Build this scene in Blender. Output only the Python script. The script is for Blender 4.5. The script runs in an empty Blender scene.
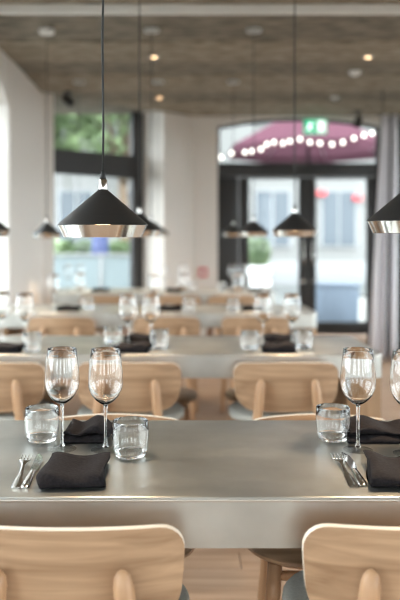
import bpy, bmesh, math, random
from mathutils import Vector, Matrix
random.seed(7)
S = bpy.context.scene
COL = S.collection
PI = math.pi

# ------------------------------------------------------------------ camera
F = 750.0            # focal length in pixels of the 400x600 frame
VX, VY = 176.0, 236.0  # vanishing point of the room's depth axis
EYE = 1.28
cam_d = bpy.data.cameras.new('camera')
cam_d.sensor_width = 36.0
cam_d.lens = F / 600.0 * 36.0
cam_d.shift_x = (200 - VX) / 600.0
cam_d.shift_y = -(300 - VY) / 600.0
cam_d.dof.use_dof = True
cam_d.dof.focus_distance = 1.78
cam_d.dof.aperture_fstop = 2.1
cam_d.clip_start = 0.02
cam = bpy.data.objects.new('camera', cam_d)
cam.location = (0, 0, EYE)
cam.rotation_euler = (PI / 2, 0, 0)
COL.objects.link(cam)
S.camera = cam

# ------------------------------------------------------------------ sky and exposure
world = bpy.data.worlds.new('overcast_sky')
S.world = world
world.use_nodes = True
bg = world.node_tree.nodes['Background']
bg.inputs[0].default_value = (0.90, 0.96, 1.0, 1)
bg.inputs[1].default_value = 3.6
S.view_settings.view_transform = 'Standard'
S.view_settings.look = 'None'
S.view_settings.gamma = 1.0
S.view_settings.use_curve_mapping = False
S.view_settings.exposure = 1.3
S.cycles.max_bounces = 24
S.cycles.diffuse_bounces = 7
S.cycles.glossy_bounces = 6
S.cycles.transmission_bounces = 20
S.cycles.transparent_max_bounces = 40
S.cycles.caustics_reflective = False
S.cycles.caustics_refractive = True
S.cycles.sample_clamp_indirect = 6.0
S.cycles.use_denoising = True
S.cycles.use_adaptive_sampling = False
S.cycles.filter_width = 1.1

# ------------------------------------------------------------------ helpers
def px(x, y, z):
    """point of the plane at height z that a photograph pixel looks at"""
    d = F * (EYE - z) / (y - VY)
    return Vector(((x - VX) / F * d, d, z))

def at(x, d):
    return (x - VX) / F * d

def zat(y, d):
    return EYE - (y - VY) / F * d

def mesh(name, verts, faces, smooth=False):
    me = bpy.data.meshes.new(name)
    me.from_pydata([tuple(v) for v in verts], [], faces)
    if smooth:
        me.polygons.foreach_set('use_smooth', [True] * len(me.polygons))
    me.update()
    return me

def fixn(me):
    bm = bmesh.new(); bm.from_mesh(me)
    bmesh.ops.recalc_face_normals(bm, faces=bm.faces)
    bm.to_mesh(me); bm.free()
    return me

def link(name, me, mat, parent=None, loc=None, rot=None):
    o = bpy.data.objects.new(name, me)
    COL.objects.link(o)
    if mat is not None and len(me.materials) == 0:
        me.materials.append(mat)
    if parent is not None:
        o.parent = parent
    if loc is not None:
        o.location = loc
    if rot is not None:
        o.rotation_euler = rot
    return o

def thing(name, label, cat, loc=(0, 0, 0), rz=0, group=None):
    o = bpy.data.objects.new(name, None)
    COL.objects.link(o)
    o.empty_display_size = 0.05
    o.location = loc
    o.rotation_euler = (0, 0, rz)
    return tag(o, label, cat, group)

def tag(o, label, cat, group=None):
    o['label'] = label
    o['category'] = cat
    if group:
        o['group'] = group
    return o

def struct(o, label=None, cat=None):
    o['kind'] = 'structure'
    if label:
        o['label'] = label
    if cat:
        o['category'] = cat
    return o

def copy_tree(o, parent=None):
    c = o.copy()
    COL.objects.link(c)
    if parent is not None:
        c.parent = parent
    for ch in list(o.children):
        copy_tree(ch, c)
    return c

class MB:
    def __init__(self):
        self.v = []; self.f = []
    def add(self, vs, fs):
        b = len(self.v)
        self.v += [tuple(v) for v in vs]
        self.f += [tuple(b + i for i in f) for f in fs]
        return self
    def hexa(self, p):
        return self.add(p, [(0, 3, 2, 1), (4, 5, 6, 7), (0, 1, 5, 4), (1, 2, 6, 5), (2, 3, 7, 6), (3, 0, 4, 7)])
    def box(self, x0, x1, y0, y1, z0, z1):
        return self.hexa([(x0, y0, z0), (x1, y0, z0), (x1, y1, z0), (x0, y1, z0),
                          (x0, y0, z1), (x1, y0, z1), (x1, y1, z1), (x0, y1, z1)])
    def lathe(self, prof, n=32, c=(0, 0, 0)):
        """prof: (r, z) list; r=0 ends close to a point"""
        vs = []; fs = []; rings = []
        for r, z in prof:
            if r < 1e-6:
                rings.append([len(vs)]); vs.append((c[0], c[1], c[2] + z))
            else:
                rings.append(list(range(len(vs), len(vs) + n)))
                for i in range(n):
                    a = 2 * PI * i / n
                    vs.append((c[0] + r * math.cos(a), c[1] + r * math.sin(a), c[2] + z))
        for a, b in zip(rings, rings[1:]):
            for i in range(n):
                j = (i + 1) % n
                if len(a) == 1 and len(b) == 1:
                    continue
                if len(a) == 1:
                    fs.append((a[0], b[j], b[i]))
                elif len(b) == 1:
                    fs.append((a[i], a[j], b[0]))
                else:
                    fs.append((a[i], a[j], b[j], b[i]))
        return self.add(vs, fs)
    def tube(self, pts, radii, n=12, cap=True):
        pts = [Vector(p) for p in pts]
        if not isinstance(radii, (list, tuple)):
            radii = [radii] * len(pts)
        vs = []; fs = []
        up = None
        for i, p in enumerate(pts):
            t = (pts[min(i + 1, len(pts) - 1)] - pts[max(i - 1, 0)]).normalized()
            if up is None:
                ref = Vector((0, 1, 0)) if abs(t.y) < 0.9 else Vector((1, 0, 0))
                up = (ref - t * ref.dot(t)).normalized()
            else:
                up = (up - t * up.dot(t)).normalized()
            s = t.cross(up)
            for k in range(n):
                a = 2 * PI * k / n
                vs.append(p + (up * math.cos(a) + s * math.sin(a)) * radii[i])
        for i in range(len(pts) - 1):
            for k in range(n):
                j = (k + 1) % n
                fs.append((i * n + k, i * n + j, (i + 1) * n + j, (i + 1) * n + k))
        if cap:
            fs.append(tuple(range(n - 1, -1, -1)))
            b = (len(pts) - 1) * n
            fs.append(tuple(range(b, b + n)))
        return self.add(vs, fs)
    def rings(self, rs, cap=True):
        n = len(rs[0]); vs = [p for r in rs for p in r]; fs = []
        for i in range(len(rs) - 1):
            for k in range(n):
                j = (k + 1) % n
                fs.append((i * n + k, i * n + j, (i + 1) * n + j, (i + 1) * n + k))
        if cap:
            fs.append(tuple(range(n - 1, -1, -1)))
            b = (len(rs) - 1) * n
            fs.append(tuple(range(b, b + n)))
        return self.add(vs, fs)
    def me(self, name, smooth=False, fix=True, auto=None):
        m = mesh(name, self.v, self.f, smooth)
        if fix:
            fixn(m)
        if auto is not None:
            sharp(m, auto)
        return m

def sharp(me, deg):
    """smooth shading with sharp edges above an angle"""
    bm = bmesh.new(); bm.from_mesh(me)
    for f in bm.faces:
        f.smooth = True
    lim = math.radians(deg)
    for e in bm.edges:
        if len(e.link_faces) == 2 and e.calc_face_angle(0) > lim:
            e.smooth = False
    bm.to_mesh(me); bm.free()
    return me

def bevel_box(name, x0, x1, y0, y1, z0, z1, b=0.004, seg=2):
    m = MB().box(x0, x1, y0, y1, z0, z1).me(name)
    bm = bmesh.new(); bm.from_mesh(m)
    bmesh.ops.bevel(bm, geom=list(bm.edges), offset=b, segments=seg, affect='EDGES', profile=0.5)
    bm.to_mesh(m); bm.free()
    return sharp(m, 40)

def rrect(x0, x1, y0, y1, r, n=8):
    out = []
    for cx, cy, a0 in ((x1 - r, y0 + r, -PI / 2), (x1 - r, y1 - r, 0), (x0 + r, y1 - r, PI / 2), (x0 + r, y0 + r, PI)):
        for i in range(n + 1):
            a = a0 + PI / 2 * i / n
            out.append((cx + r * math.cos(a), cy + r * math.sin(a)))
    return out

# ------------------------------------------------------------------ materials
M = {}
def mat(name, color, rough=0.6, metal=0.0, **kw):
    m = bpy.data.materials.new(name)
    m.use_nodes = True
    b = m.node_tree.nodes['Principled BSDF']
    b.inputs['Base Color'].default_value = (*color, 1)
    b.inputs['Roughness'].default_value = rough
    b.inputs['Metallic'].default_value = metal
    for k, v in kw.items():
        b.inputs[k].default_value = v
    M[name] = m
    return m

def noise_color(m, c1, c2, scale=(1, 1, 1), nscale=5.0, detail=4.0, coords='Object', bump=0.0, lo=0.35, hi=0.65, dist=0.0):
    nt = m.node_tree; N = nt.nodes; L = nt.links
    b = N['Principled BSDF']
    tc = N.new('ShaderNodeTexCoord'); mp = N.new('ShaderNodeMapping')
    mp.inputs['Scale'].default_value = scale
    nz = N.new('ShaderNodeTexNoise')
    nz.inputs['Scale'].default_value = nscale
    nz.inputs['Detail'].default_value = detail
    nz.inputs['Distortion'].default_value = dist
    cr = N.new('ShaderNodeValToRGB')
    cr.color_ramp.elements[0].position = lo; cr.color_ramp.elements[0].color = (*c1, 1)
    cr.color_ramp.elements[1].position = hi; cr.color_ramp.elements[1].color = (*c2, 1)
    L.new(tc.outputs[coords], mp.inputs[0]); L.new(mp.outputs[0], nz.inputs['Vector'])
    L.new(nz.outputs['Fac'], cr.inputs[0]); L.new(cr.outputs[0], b.inputs['Base Color'])
    if bump:
        bp = N.new('ShaderNodeBump'); bp.inputs['Strength'].default_value = bump
        bp.inputs['Distance'].default_value = 0.01
        L.new(nz.outputs['Fac'], bp.inputs['Height']); L.new(bp.outputs[0], b.inputs['Normal'])
    return m

# oak of the chairs: grain runs across the backrests
noise_color(mat('oak', (0.62, 0.43, 0.28), 0.45), (0.29, 0.175, 0.098), (0.49, 0.325, 0.20), (0.9, 6, 15), 3.0, 6.0, lo=0.3, hi=0.7, dist=0.5)
noise_color(mat('oak_leg', (0.62, 0.43, 0.28), 0.42), (0.45, 0.265, 0.145), (0.56, 0.35, 0.205), (30, 30, 2), 2.0, 5.0)
mat('ply_edge', (0.88, 0.80, 0.68), 0.4)
noise_color(mat('pedestal_oak', (0.45, 0.29, 0.16), 0.5), (0.30, 0.175, 0.085), (0.42, 0.26, 0.14), (14, 14, 1.0), 2.5, 6.0)
noise_color(mat('seat_wool', (0.2, 0.2, 0.18), 0.95), (0.44, 0.445, 0.41), (0.52, 0.525, 0.485), (1, 1, 1), 220.0, 2.0, bump=0.15)
# floor planks
fm = mat('floor_oak', (0.6, 0.45, 0.33), 0.5)
noise_color(fm, (0.34, 0.22, 0.145), (0.47, 0.325, 0.225), (0.8, 12, 12), 2.0, 5.0)
# zinc
zm = mat('zinc', (0.5, 0.5, 0.47), 0.3, 0.92)
noise_color(zm, (0.43, 0.44, 0.42), (0.60, 0.61, 0.585), (1.0, 1.0, 1.0), 5.0, 8.0, lo=0.3, hi=0.7)
_n = zm.node_tree
_nz = _n.nodes.new('ShaderNodeTexNoise'); _nz.inputs['Scale'].default_value = 9.0; _nz.inputs['Detail'].default_value = 8.0
_mr = _n.nodes.new('ShaderNodeMapRange'); _mr.inputs['To Min'].default_value = 0.26; _mr.inputs['To Max'].default_value = 0.44
_n.links.new(_nz.outputs['Fac'], _mr.inputs[0]); _n.links.new(_mr.outputs[0], _n.nodes['Principled BSDF'].inputs['Roughness'])
zl = mat('zinc_lip', (0.50, 0.46, 0.41), 0.38, 1.0)
# ceiling wood-wool boards in two tones
for nm, a, b_ in (('woodwool_light', (0.20, 0.165, 0.12), (0.40, 0.345, 0.27)), ('woodwool_dark', (0.14, 0.12, 0.093), (0.28, 0.245, 0.195))):
    noise_color(mat(nm, a, 0.95), a, b_, (0.7, 1.6, 1), 9.0, 9.0, bump=0.5)
noise_color(mat('wall_paint', (0.70, 0.66, 0.61), 0.7), (0.80, 0.765, 0.72), (0.84, 0.805, 0.76), (1, 1, 1), 3.0, 3.0)
mat('board_paint', (0.82, 0.775, 0.73), 0.6)
noise_color(mat('white_paint', (0.83, 0.82, 0.79), 0.5), (0.81, 0.80, 0.77), (0.85, 0.84, 0.81), (1, 1, 1), 4.0, 2.0)
mat('black_steel', (0.028, 0.026, 0.026), 0.45)
mat('black_lacquer', (0.022, 0.021, 0.021), 0.42)
mat('rubber', (0.015, 0.015, 0.015), 0.6)
mat('aluminium', (0.80, 0.78, 0.75), 0.16, 1.0)
mat('steel', (0.58, 0.565, 0.54), 0.14, 1.0)
mat('white_plastic', (0.85, 0.85, 0.83), 0.4)
mat('red_plastic', (0.62, 0.06, 0.07), 0.4)
mat('sign_green', (0.03, 0.42, 0.22), 0.4)
noise_color(mat('napkin_cloth', (0.03, 0.027, 0.029), 0.85, **{'Specular IOR Level': 0.12}), (0.011, 0.0095, 0.011), (0.018, 0.016, 0.0175), (1, 1, 1), 150.0, 2.0, bump=0.2)
noise_color(mat('curtain_dark', (0.06, 0.06, 0.065), 0.9), (0.05, 0.05, 0.055), (0.075, 0.073, 0.08), (60, 60, 2), 3.0, 2.0)
noise_color(mat('paving', (0.62, 0.61, 0.58), 0.9), (0.095, 0.105, 0.105), (0.135, 0.14, 0.135), (1, 1, 1), 1.5, 4.0)
mat('facade', (0.215, 0.215, 0.21), 0.85)
mat('facade_trim', (0.27, 0.275, 0.28), 0.8)
mat('far_glass', (0.06, 0.08, 0.10), 0.1)
noise_color(mat('leaf', (0.10, 0.25, 0.05), 0.7), (0.11, 0.17, 0.075), (0.29, 0.38, 0.19), (1, 1, 1), 1.2, 3.0)
noise_color(mat('bark', (0.16, 0.11, 0.075), 0.9), (0.12, 0.085, 0.06), (0.21, 0.15, 0.10), (6, 6, 1), 3.0, 4.0, bump=0.4)
mat('blue_canvas', (0.055, 0.075, 0.20), 0.85)
mat('planter_blue', (0.20, 0.25, 0.32), 0.6)
mat('lantern_white', (0.8, 0.8, 0.78), 0.5)

def emis(name, color, s):
    m = bpy.data.materials.new(name); m.use_nodes = True
    b = m.node_tree.nodes['Principled BSDF']
    b.inputs['Base Color'].default_value = (*color, 1)
    b.inputs['Emission Color'].default_value = (*color, 1)
    b.inputs['Emission Strength'].default_value = s
    M[name] = m
emis('warm_bulb', (1.0, 0.62, 0.30), 9.0)
emis('warm_spot', (1.0, 0.66, 0.36), 3.2)
emis('fairy_bulb', (1.0, 0.93, 0.82), 1.6)
emis('lit_sign', (0.02, 0.40, 0.20), 0.45)
emis('lit_white', (0.85, 0.95, 0.90), 0.55)

def mixmat(name, build):
    m = bpy.data.materials.new(name); m.use_nodes = True
    nt = m.node_tree
    nt.nodes.remove(nt.nodes['Principled BSDF'])
    build(nt, nt.nodes['Material Output'])
    M[name] = m
def thin_fresnel(nt, ior):
    """the same reflectance on both faces of a thin sheet"""
    ge = nt.nodes.new('ShaderNodeNewGeometry')
    mr = nt.nodes.new('ShaderNodeMapRange'); mr.inputs['To Min'].default_value = ior; mr.inputs['To Max'].default_value = 1.0 / ior
    fr = nt.nodes.new('ShaderNodeFresnel')
    nt.links.new(ge.outputs['Backfacing'], mr.inputs[0]); nt.links.new(mr.outputs[0], fr.inputs[0])
    return fr
def _pane(nt, out):
    t = nt.nodes.new('ShaderNodeBsdfTransparent'); t.inputs[0].default_value = (0.95, 0.98, 0.97, 1)
    g = nt.nodes.new('ShaderNodeBsdfGlossy'); g.inputs['Roughness'].default_value = 0.0
    fr = thin_fresnel(nt, 1.35)
    mx = nt.nodes.new('ShaderNodeMixShader')
    nt.links.new(fr.outputs[0], mx.inputs[0]); nt.links.new(t.outputs[0], mx.inputs[1]); nt.links.new(g.outputs[0], mx.inputs[2])
    nt.links.new(mx.outputs[0], out.inputs[0])
mixmat('window_glass', _pane)
def _thin(nt, out):
    t = nt.nodes.new('ShaderNodeBsdfTransparent'); t.inputs[0].default_value = (0.985, 0.99, 0.99, 1)
    g = nt.nodes.new('ShaderNodeBsdfGlossy'); g.inputs['Roughness'].default_value = 0.0
    fr = thin_fresnel(nt, 1.5)
    mx = nt.nodes.new('ShaderNodeMixShader')
    nt.links.new(fr.outputs[0], mx.inputs[0]); nt.links.new(t.outputs[0], mx.inputs[1]); nt.links.new(g.outputs[0], mx.inputs[2])
    nt.links.new(mx.outputs[0], out.inputs[0])
mixmat('thin_glass', _thin)
def _solid(nt, out):
    g = nt.nodes.new('ShaderNodeBsdfGlass'); g.inputs['IOR'].default_value = 1.48; g.inputs['Roughness'].default_value = 0.0
    nt.links.new(g.outputs[0], out.inputs[0])
mixmat('solid_glass', _solid)
def _fabric(c, tr):
    def f(nt, out):
        d = nt.nodes.new('ShaderNodeBsdfDiffuse'); d.inputs[0].default_value = (*c, 1)
        t = nt.nodes.new('ShaderNodeBsdfTranslucent'); t.inputs[0].default_value = (*c, 1)
        mx = nt.nodes.new('ShaderNodeMixShader'); mx.inputs[0].default_value = tr
        nt.links.new(d.outputs[0], mx.inputs[1]); nt.links.new(t.outputs[0], mx.inputs[2]); nt.links.new(mx.outputs[0], out.inputs[0])
    return f
mixmat('frosted', _fabric((0.40, 0.46, 0.48), 0.5))
mixmat('curtain_pale', _fabric((0.88, 0.87, 0.90), 0.35))
mixmat('awning_pink', _fabric((0.12, 0.055, 0.075), 0.3))

# ------------------------------------------------------------------ room shell
U = 1.827                 # distance between the rows of tables and lamps
CEIL = 2.79
XL = -1.417               # left wall
YC = 7.93                 # where the left wall meets the slanting wall
YF = 9.45                 # inner face of the far wall with the doors
XR, YB = 3.4, -4.0
SL = 0.927                # slanting wall: Y gained per X
XS = XL + (YF - YC) / SL  # its other end

def wall(name, p0, p1, thick, top, openings, m, side=1):
    """wall from p0 to p1; the inner face is the line, thickness goes to the outer side.
       openings: (s0, s1, sill, spring, crown) along the wall"""
    p0 = Vector(p0); p1 = Vector(p1)
    d = (p1 - p0); L = d.length; d.normalize()
    nrm = Vector((-d.y, d.x)) * side
    mb = MB()
    def piece(s0, s1, za0, za1, zb0, zb1):
        q = []
        for z0, z1 in ((za0, za1), (zb0, zb1)):
            a = p0 + d * s0; b = p0 + d * s1
            q += [(a.x, a.y, z0), (b.x, b.y, z1), (b.x + nrm.x * thick, b.y + nrm.y * thick, z1), (a.x + nrm.x * thick, a.y + nrm.y * thick, z0)]
        mb.hexa(q)
    s = 0.0
    for s0, s1, sill, spring, crown in sorted(openings):
        piece(s, s0, 0, 0, top, top)
        if sill > 0.001:
            piece(s0, s1, 0, 0, sill, sill)
        n = 20
        for i in range(n):
            a = i / n; b = (i + 1) / n
            za = spring + (crown - spring) * (1 - (2 * a - 1) ** 2)
            zb = spring + (crown - spring) * (1 - (2 * b - 1) ** 2)
            piece(s0 + (s1 - s0) * a, s0 + (s1 - s0) * b, za, zb, top, top)
        s = s1
    piece(s, L, 0, 0, top, top)
    o = link(name, mb.me(name), m)
    return o, p0, d, nrm

TOP = 3.3
# left wall, seen at a grazing angle at the photograph's left edge
wl = [(-4.0 + a, -4.0 + b, 0.45, 2.35, 2.62) for a, b in ()]
left_open = [(2.0, 4.0), (4.9, 6.9), (7.6, 8.9), (9.15, 10.33)]   # along Y from -4
wall_left, *_ = wall('wall_left', (XL, YB), (XL, YC), 0.32, TOP, [(a, b, 0.5, 2.38, 2.6) for a, b in left_open], M['wall_paint'])
struct(wall_left, 'off-white boarded wall at the left edge with a bright arched window', 'wall')
# slanting wall with the big arched window
LS = Vector((XS - XL, YF - YC)).length
def s_of(t): return t * LS / (XS - XL)
win_s = (0.11 * math.hypot(1, SL), 1.26 * math.hypot(1, SL))
wall_slant, sp0, sd, sn = wall('wall_slanting', (XL, YC), (XS, YF), 0.45, TOP, [(win_s[0], win_s[1], 0.25, 2.80, 3.04)], M['wall_paint'])
struct(wall_slant, 'off-white boarded wall between the arched window and the black doors', 'wall')
# far wall with the door opening
DX0, DX1 = 0.526, 2.60
wall_far, *_ = wall('wall_far', (XS, YF), (XR, YF), 0.35, TOP, [(DX0 - XS, DX1 - XS, 0.0, 2.68, 2.785)], M['wall_paint'])
struct(wall_far, 'off-white far wall around the black double doors', 'wall')
wall_right, *_ = wall('wall_right', (XR, YF), (XR, YB), 0.3, TOP, [(1.2, 2.8, 0.5, 2.4, 2.6), (3.6, 5.4, 0.5, 2.4, 2.6), (6.2, 8.0, 0.5, 2.4, 2.6), (8.8, 10.6, 0.5, 2.4, 2.6), (11.2, 12.8, 0.5, 2.4, 2.6)], M['wall_paint'])
struct(wall_right, 'off-white wall on the right behind the curtain', 'wall')
wall_back, *_ = wall('wall_back', (XR, YB), (XL, YB), 0.3, TOP, [(0.25, 1.55, 0.3, 2.45, 2.65), (3.25, 4.55, 0.3, 2.45, 2.65)], M['wall_paint'])
struct(wall_back, 'off-white wall with tall windows behind the viewer', 'wall')

# floor base and its planks
fl = link('floor', MB().box(XL - 0.05, XR + 0.05, YB - 0.05, YF + 0.4, -0.12, -0.016).me('floor'), M['floor_oak'])
struct(fl, 'pale oak plank floor under the tables', 'floor')
plank_cache = {}
def plank_mesh(L):
    k = round(L, 2)
    if k not in plank_cache:
        me = bevel_box('plank', -L / 2, L / 2, -0.078, 0.078, -0.016, 0.0, 0.0015, 1)
        me.materials.append(M['floor_oak']); plank_cache[k] = me
    return plank_cache[k]
row = 0
y = 0.9
while y < YF - 0.08:
    xmin = XL if y + 0.08 < YC else XL + (y + 0.08 - YC) / SL
    x = XL - ((row * 0.61) % 1.6)
    while x < XR - 0.03:
        a, b = max(x, xmin), min(x + 1.6, XR)
        if b - a > 0.05:
            link('plank', plank_mesh(b - a - 0.003), None, fl, ((a + b) / 2, y, 0))
        x += 1.6
    y += 0.1585; row += 1
# remaining floor in the same wood
o = link('floor_fill', MB().box(XL, XR, YB, 0.80, -0.016, 0).me('floor_fill'), M['floor_oak'], fl)

# ceiling: wood-wool strips side by side, alternately pale and dark
ce = link('ceiling', MB().box(XL - 0.3, XR + 0.3, YB - 0.3, YF + 0.05, CEIL + 0.03, CEIL + 0.12).me('ceiling'), M['woodwool_dark'])
struct(ce, 'brown-grey wood-wool ceiling laid in pale and dark strips', 'ceiling')
edges = [YB, -2.9, -1.8, -0.7, 0.4, 1.5, 2.6, 3.7, 2.78 * U, 3.2 * U, 3.56 * U, 3.87 * U, 4.3 * U, 4.62 * U, YF]
for i in range(len(edges) - 1):
    a, b = edges[i], edges[i + 1]
    light = (i % 2 == 1)
    z = CEIL if light else CEIL + 0.012
    # strips stop at the slanting wall
    mb = MB()
    def xl(yy): return XL if yy <= YC else XL + (yy - YC) / SL
    cuts = [a, b] if not (a < YC < b) else [a, YC, b]
    for q0, q1 in zip(cuts, cuts[1:]):
        mb.hexa([(xl(q0), q0, z), (XR, q0, z), (XR, q1, z), (xl(q1), q1, z),
                 (xl(q0), q0, CEIL + 0.03), (XR, q0, CEIL + 0.03), (XR, q1, CEIL + 0.03), (xl(q1), q1, CEIL + 0.03)])
    link('ceiling_strip', mb.me('ceiling_strip'), M['woodwool_light' if light else 'woodwool_dark'], ce)

# white beam across the ceiling
bm_y = 2.67 * U
o = link('trim_1', bevel_box('trim_1', XL, XR, bm_y, bm_y + 0.03, 2.725, CEIL, 0.006), M['white_paint'])
struct(o, 'white beam crossing the ceiling at the top of the picture', 'beam')

# wall boards: vertical, proud of the wall, with open joints
def boards(parent, p0, d, inward, s0, s1, z0, z1, w=0.112, gap=0.008, t=0.014):
    s = s0
    while s + 0.03 < s1:
        e = min(s + w, s1)
        q = []
        for z in (z0, z1):
            for ss, tt in ((s, 0), (e, 0), (e, t), (s, t)):
                p = p0 + d * ss + inward * tt
                q.append((p.x, p.y, z))
        link('board', MB().hexa(q).me('board'), M['board_paint'], parent)
        s = e + gap
boards(wall_slant, sp0, sd, -sn, 0.0, win_s[0] - 0.005, 0.1, 2.78)
boards(wall_slant, sp0, sd, -sn, win_s[1] + 0.005, LS - 0.005, 0.1, 2.78)
boards(wall_left, Vector((XL, 6.345)), Vector((0, 1)), Vector((1, 0)), 0.0, YC - 6.345 - 0.015, 0.1, 2.78)
boards(wall_far, Vector((XS, YF)), Vector((1, 0)), Vector((0, -1)), 0.012, DX0 - XS - 0.005, 0.1, 2.6)

# skirtings
for nm, a, b in (('baseboard_left', (XL, 6.35), (XL, YC)), ('baseboard_slanting', (XL, YC), (XS, YF))):
    a = Vector(a); b = Vector(b); d = (b - a); L = d.length; d.normalize(); n = Vector((d.y, -d.x))
    q = []
    for z in (0, 0.1):
        for p in (a, b, b + n * 0.018, a + n * 0.018):
            q.append((p.x, p.y, z))
    struct(link(nm, MB().hexa(q).me(nm), M['white_paint']), 'white skirting board along the ' + ('left wall' if 'left' in nm else 'slanting wall'), 'skirting')

# ------------------------------------------------------------------ windows
WN = [0]
def window(p0, d, n, s0, s1, sill, spring, crown, depth, label, fw=0.055, mull=(), transoms=(), m='black_steel', right_w=None, ft=0.06):
    """black frame, bars and a pane for each light, set `depth` behind the wall's inner face"""
    WN[0] += 1
    root = bpy.data.objects.new('window_%d' % WN[0], None); COL.objects.link(root)
    struct(root, label, 'window')
    def P(s, z, t): 
        q = p0 + d * s + n * (depth + t)
        return (q.x, q.y, z)
    def arch(s):
        u = (s - s0) / (s1 - s0)
        return spring + (crown - spring) * (1 - (2 * u - 1) ** 2)
    rw = right_w or fw
    mb = MB()
    def bar(a0, a1, z0, z1):
        mb.hexa([P(a0, z0, 0), P(a1, z0, 0), P(a1, z0, ft), P(a0, z0, ft), P(a0, z1, 0), P(a1, z1, 0), P(a1, z1, ft), P(a0, z1, ft)])
    bar(s0, s0 + fw, sill, spring); bar(s1 - rw, s1, sill, spring); bar(s0 + fw, s1 - rw, sill, sill + fw)
    N_ = 24
    for i in range(N_):
        a = s0 + (s1 - s0) * i / N_; b = s0 + (s1 - s0) * (i + 1) / N_
        za, zb = arch(a), arch(b)
        mb.hexa([P(a, za - fw * 1.3, 0), P(b, zb - fw * 1.3, 0), P(b, zb - fw * 1.3, ft), P(a, za - fw * 1.3, ft), P(a, za, 0), P(b, zb, 0), P(b, zb, ft), P(a, za, ft)])
    link('frame', mb.me('frame'), M[m], root)
    xs = [s0 + fw] + [v for mm in mull for v in (mm - 0.025, mm + 0.025)] + [s1 - rw]
    zs = [sill + fw] + [v for tr in transoms for v in tr]
    for tr in transoms:
        mb = MB(); bar(s0 + fw, s1 - rw, tr[0], tr[1]); link('transom', mb.me('transom'), M[m], root)
    zt = zs + [None]
    for mm in mull:
        mb = MB(); bar(mm - 0.025, mm + 0.025, sill + fw, (transoms[-1][0] if transoms else spring)); link('mullion', mb.me('mullion'), M[m], root)
    # panes
    tops = [tr[0] for tr in transoms] + [None]
    bots = [sill + fw] + [tr[1] for tr in transoms]
    for z0, z1 in zip(bots, tops):
        segs = list(zip(xs[::2], xs[1::2])) if z1 is not None or not transoms else [(s0 + fw, s1 - rw)]
        for a, b in segs:
            mb = MB(); K = 12
            for i in range(K):
                u = a + (b - a) * i / K; v = a + (b - a) * (i + 1) / K
                zu = z1 if z1 is not None else arch(u) - fw
                zv = z1 if z1 is not None else arch(v) - fw
                mb.add([P(u, z0, ft / 2), P(v, z0, ft / 2), P(v, zv, ft / 2), P(u, zu, ft / 2)], [(0, 1, 2, 3)])
            me = mb.me('pane', fix=False)
            bm = bmesh.new(); bm.from_mesh(me); bmesh.ops.remove_doubles(bm, verts=bm.verts, dist=1e-5); bm.to_mesh(me); bm.free()
            link('pane', me, M['window_glass'], root)
    return root

# the big arched window: transom between y 147 and 168 of the photograph
window(sp0, sd, sn, win_s[0] - 0.06, win_s[1], 0.25, 2.80, 3.04, 0.37, 'tall black arched window with green trees outside', fw=0.05, right_w=0.17,
       mull=(), transoms=((1.99, 2.27),))
dl = Vector((0, 1)); nl = Vector((-1, 0))
for i, (a, b) in enumerate(left_open):
    window(Vector((XL, YB)), dl, nl, a, b, 0.5, 2.38, 2.6, 0.24, ['white arched window in the left wall behind the viewer', 'white arched window in the left wall beside the viewer',
           'white arched window in the left wall beside the second table', 'bright arched window at the left edge of the picture'][i], mull=((a + b) / 2,), transoms=((1.9, 1.96),), m='white_paint')
for i, (a, b) in enumerate([(1.2, 2.8), (3.6, 5.4), (6.2, 8.0), (8.8, 10.6), (11.2, 12.8)]):
    window(Vector((XR, YF)), Vector((0, -1)), Vector((1, 0)), a, b, 0.5, 2.4, 2.6, 0.2, 'white arched window in the right wall, number %s from the far end' % ['one', 'two', 'three', 'four', 'five'][i],
           mull=((a + b) / 2,), transoms=((1.9, 1.96),), m='white_paint')
for i, (a, b) in enumerate([(0.25, 1.55), (3.25, 4.55)]):
    window(Vector((XR, YB)), Vector((-1, 0)), Vector((0, -1)), a, b, 0.3, 2.45, 2.65, 0.2, ['right', 'left'][i] + ' one of the tall windows behind the viewer',
           mull=((a + b) / 2,), transoms=((1.9, 1.96),), m='white_paint')

# ------------------------------------------------------------------ black double doors with arched fanlight
YD = 9.60
def dxp(x): return at(x, YD)
def dzp(y): return zat(y, YD)
XA, XB_, XM = dxp(239), dxp(374), dxp(307)
ZT0, ZT1 = dzp(177), dzp(163)
WN[0] += 1
fan = bpy.data.objects.new('window_%d' % WN[0], None); COL.objects.link(fan)
struct(fan, 'low arched black fanlight window above the double doors', 'window')
def darch(x):
    u = (x - DX0) / (DX1 - DX0)
    return 2.68 + 0.105 * (1 - (2 * u - 1) ** 2)
mb = MB()
for i in range(24):
    a = DX0 + (DX1 - DX0) * i / 24; b = DX0 + (DX1 - DX0) * (i + 1) / 24
    za, zb = darch(a), darch(b)
    mb.hexa([(a, YD, za - 0.035), (b, YD, zb - 0.035), (b, YD + 0.07, zb - 0.035), (a, YD + 0.07, za - 0.035), (a, YD, za), (b, YD, zb), (b, YD + 0.07, zb), (a, YD + 0.07, za)])
mb.box(DX0, DX0 + 0.035, YD, YD + 0.07, ZT1, 2.68); mb.box(DX1 - 0.035, DX1, YD, YD + 0.07, ZT1, 2.68)
link('frame', mb.me('frame'), M['black_steel'], fan)
link('transom', bevel_box('transom', DX0, DX1, YD - 0.02, YD + 0.09, ZT0 + 0.005, ZT1, 0.004), M['black_steel'], fan)
mb = MB()
vs = [(DX0 + 0.03, YD + 0.035, ZT1)]
K = 24
for i in range(K):
    a = DX0 + 0.03 + (DX1 - DX0 - 0.06) * i / K; b = DX0 + 0.03 + (DX1 - DX0 - 0.06) * (i + 1) / K
    mb.add([(a, YD + 0.035, ZT1), (b, YD + 0.035, ZT1), (b, YD + 0.035, darch(b) - 0.03), (a, YD + 0.035, darch(a) - 0.03)], [(0, 1, 2, 3)])
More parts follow.
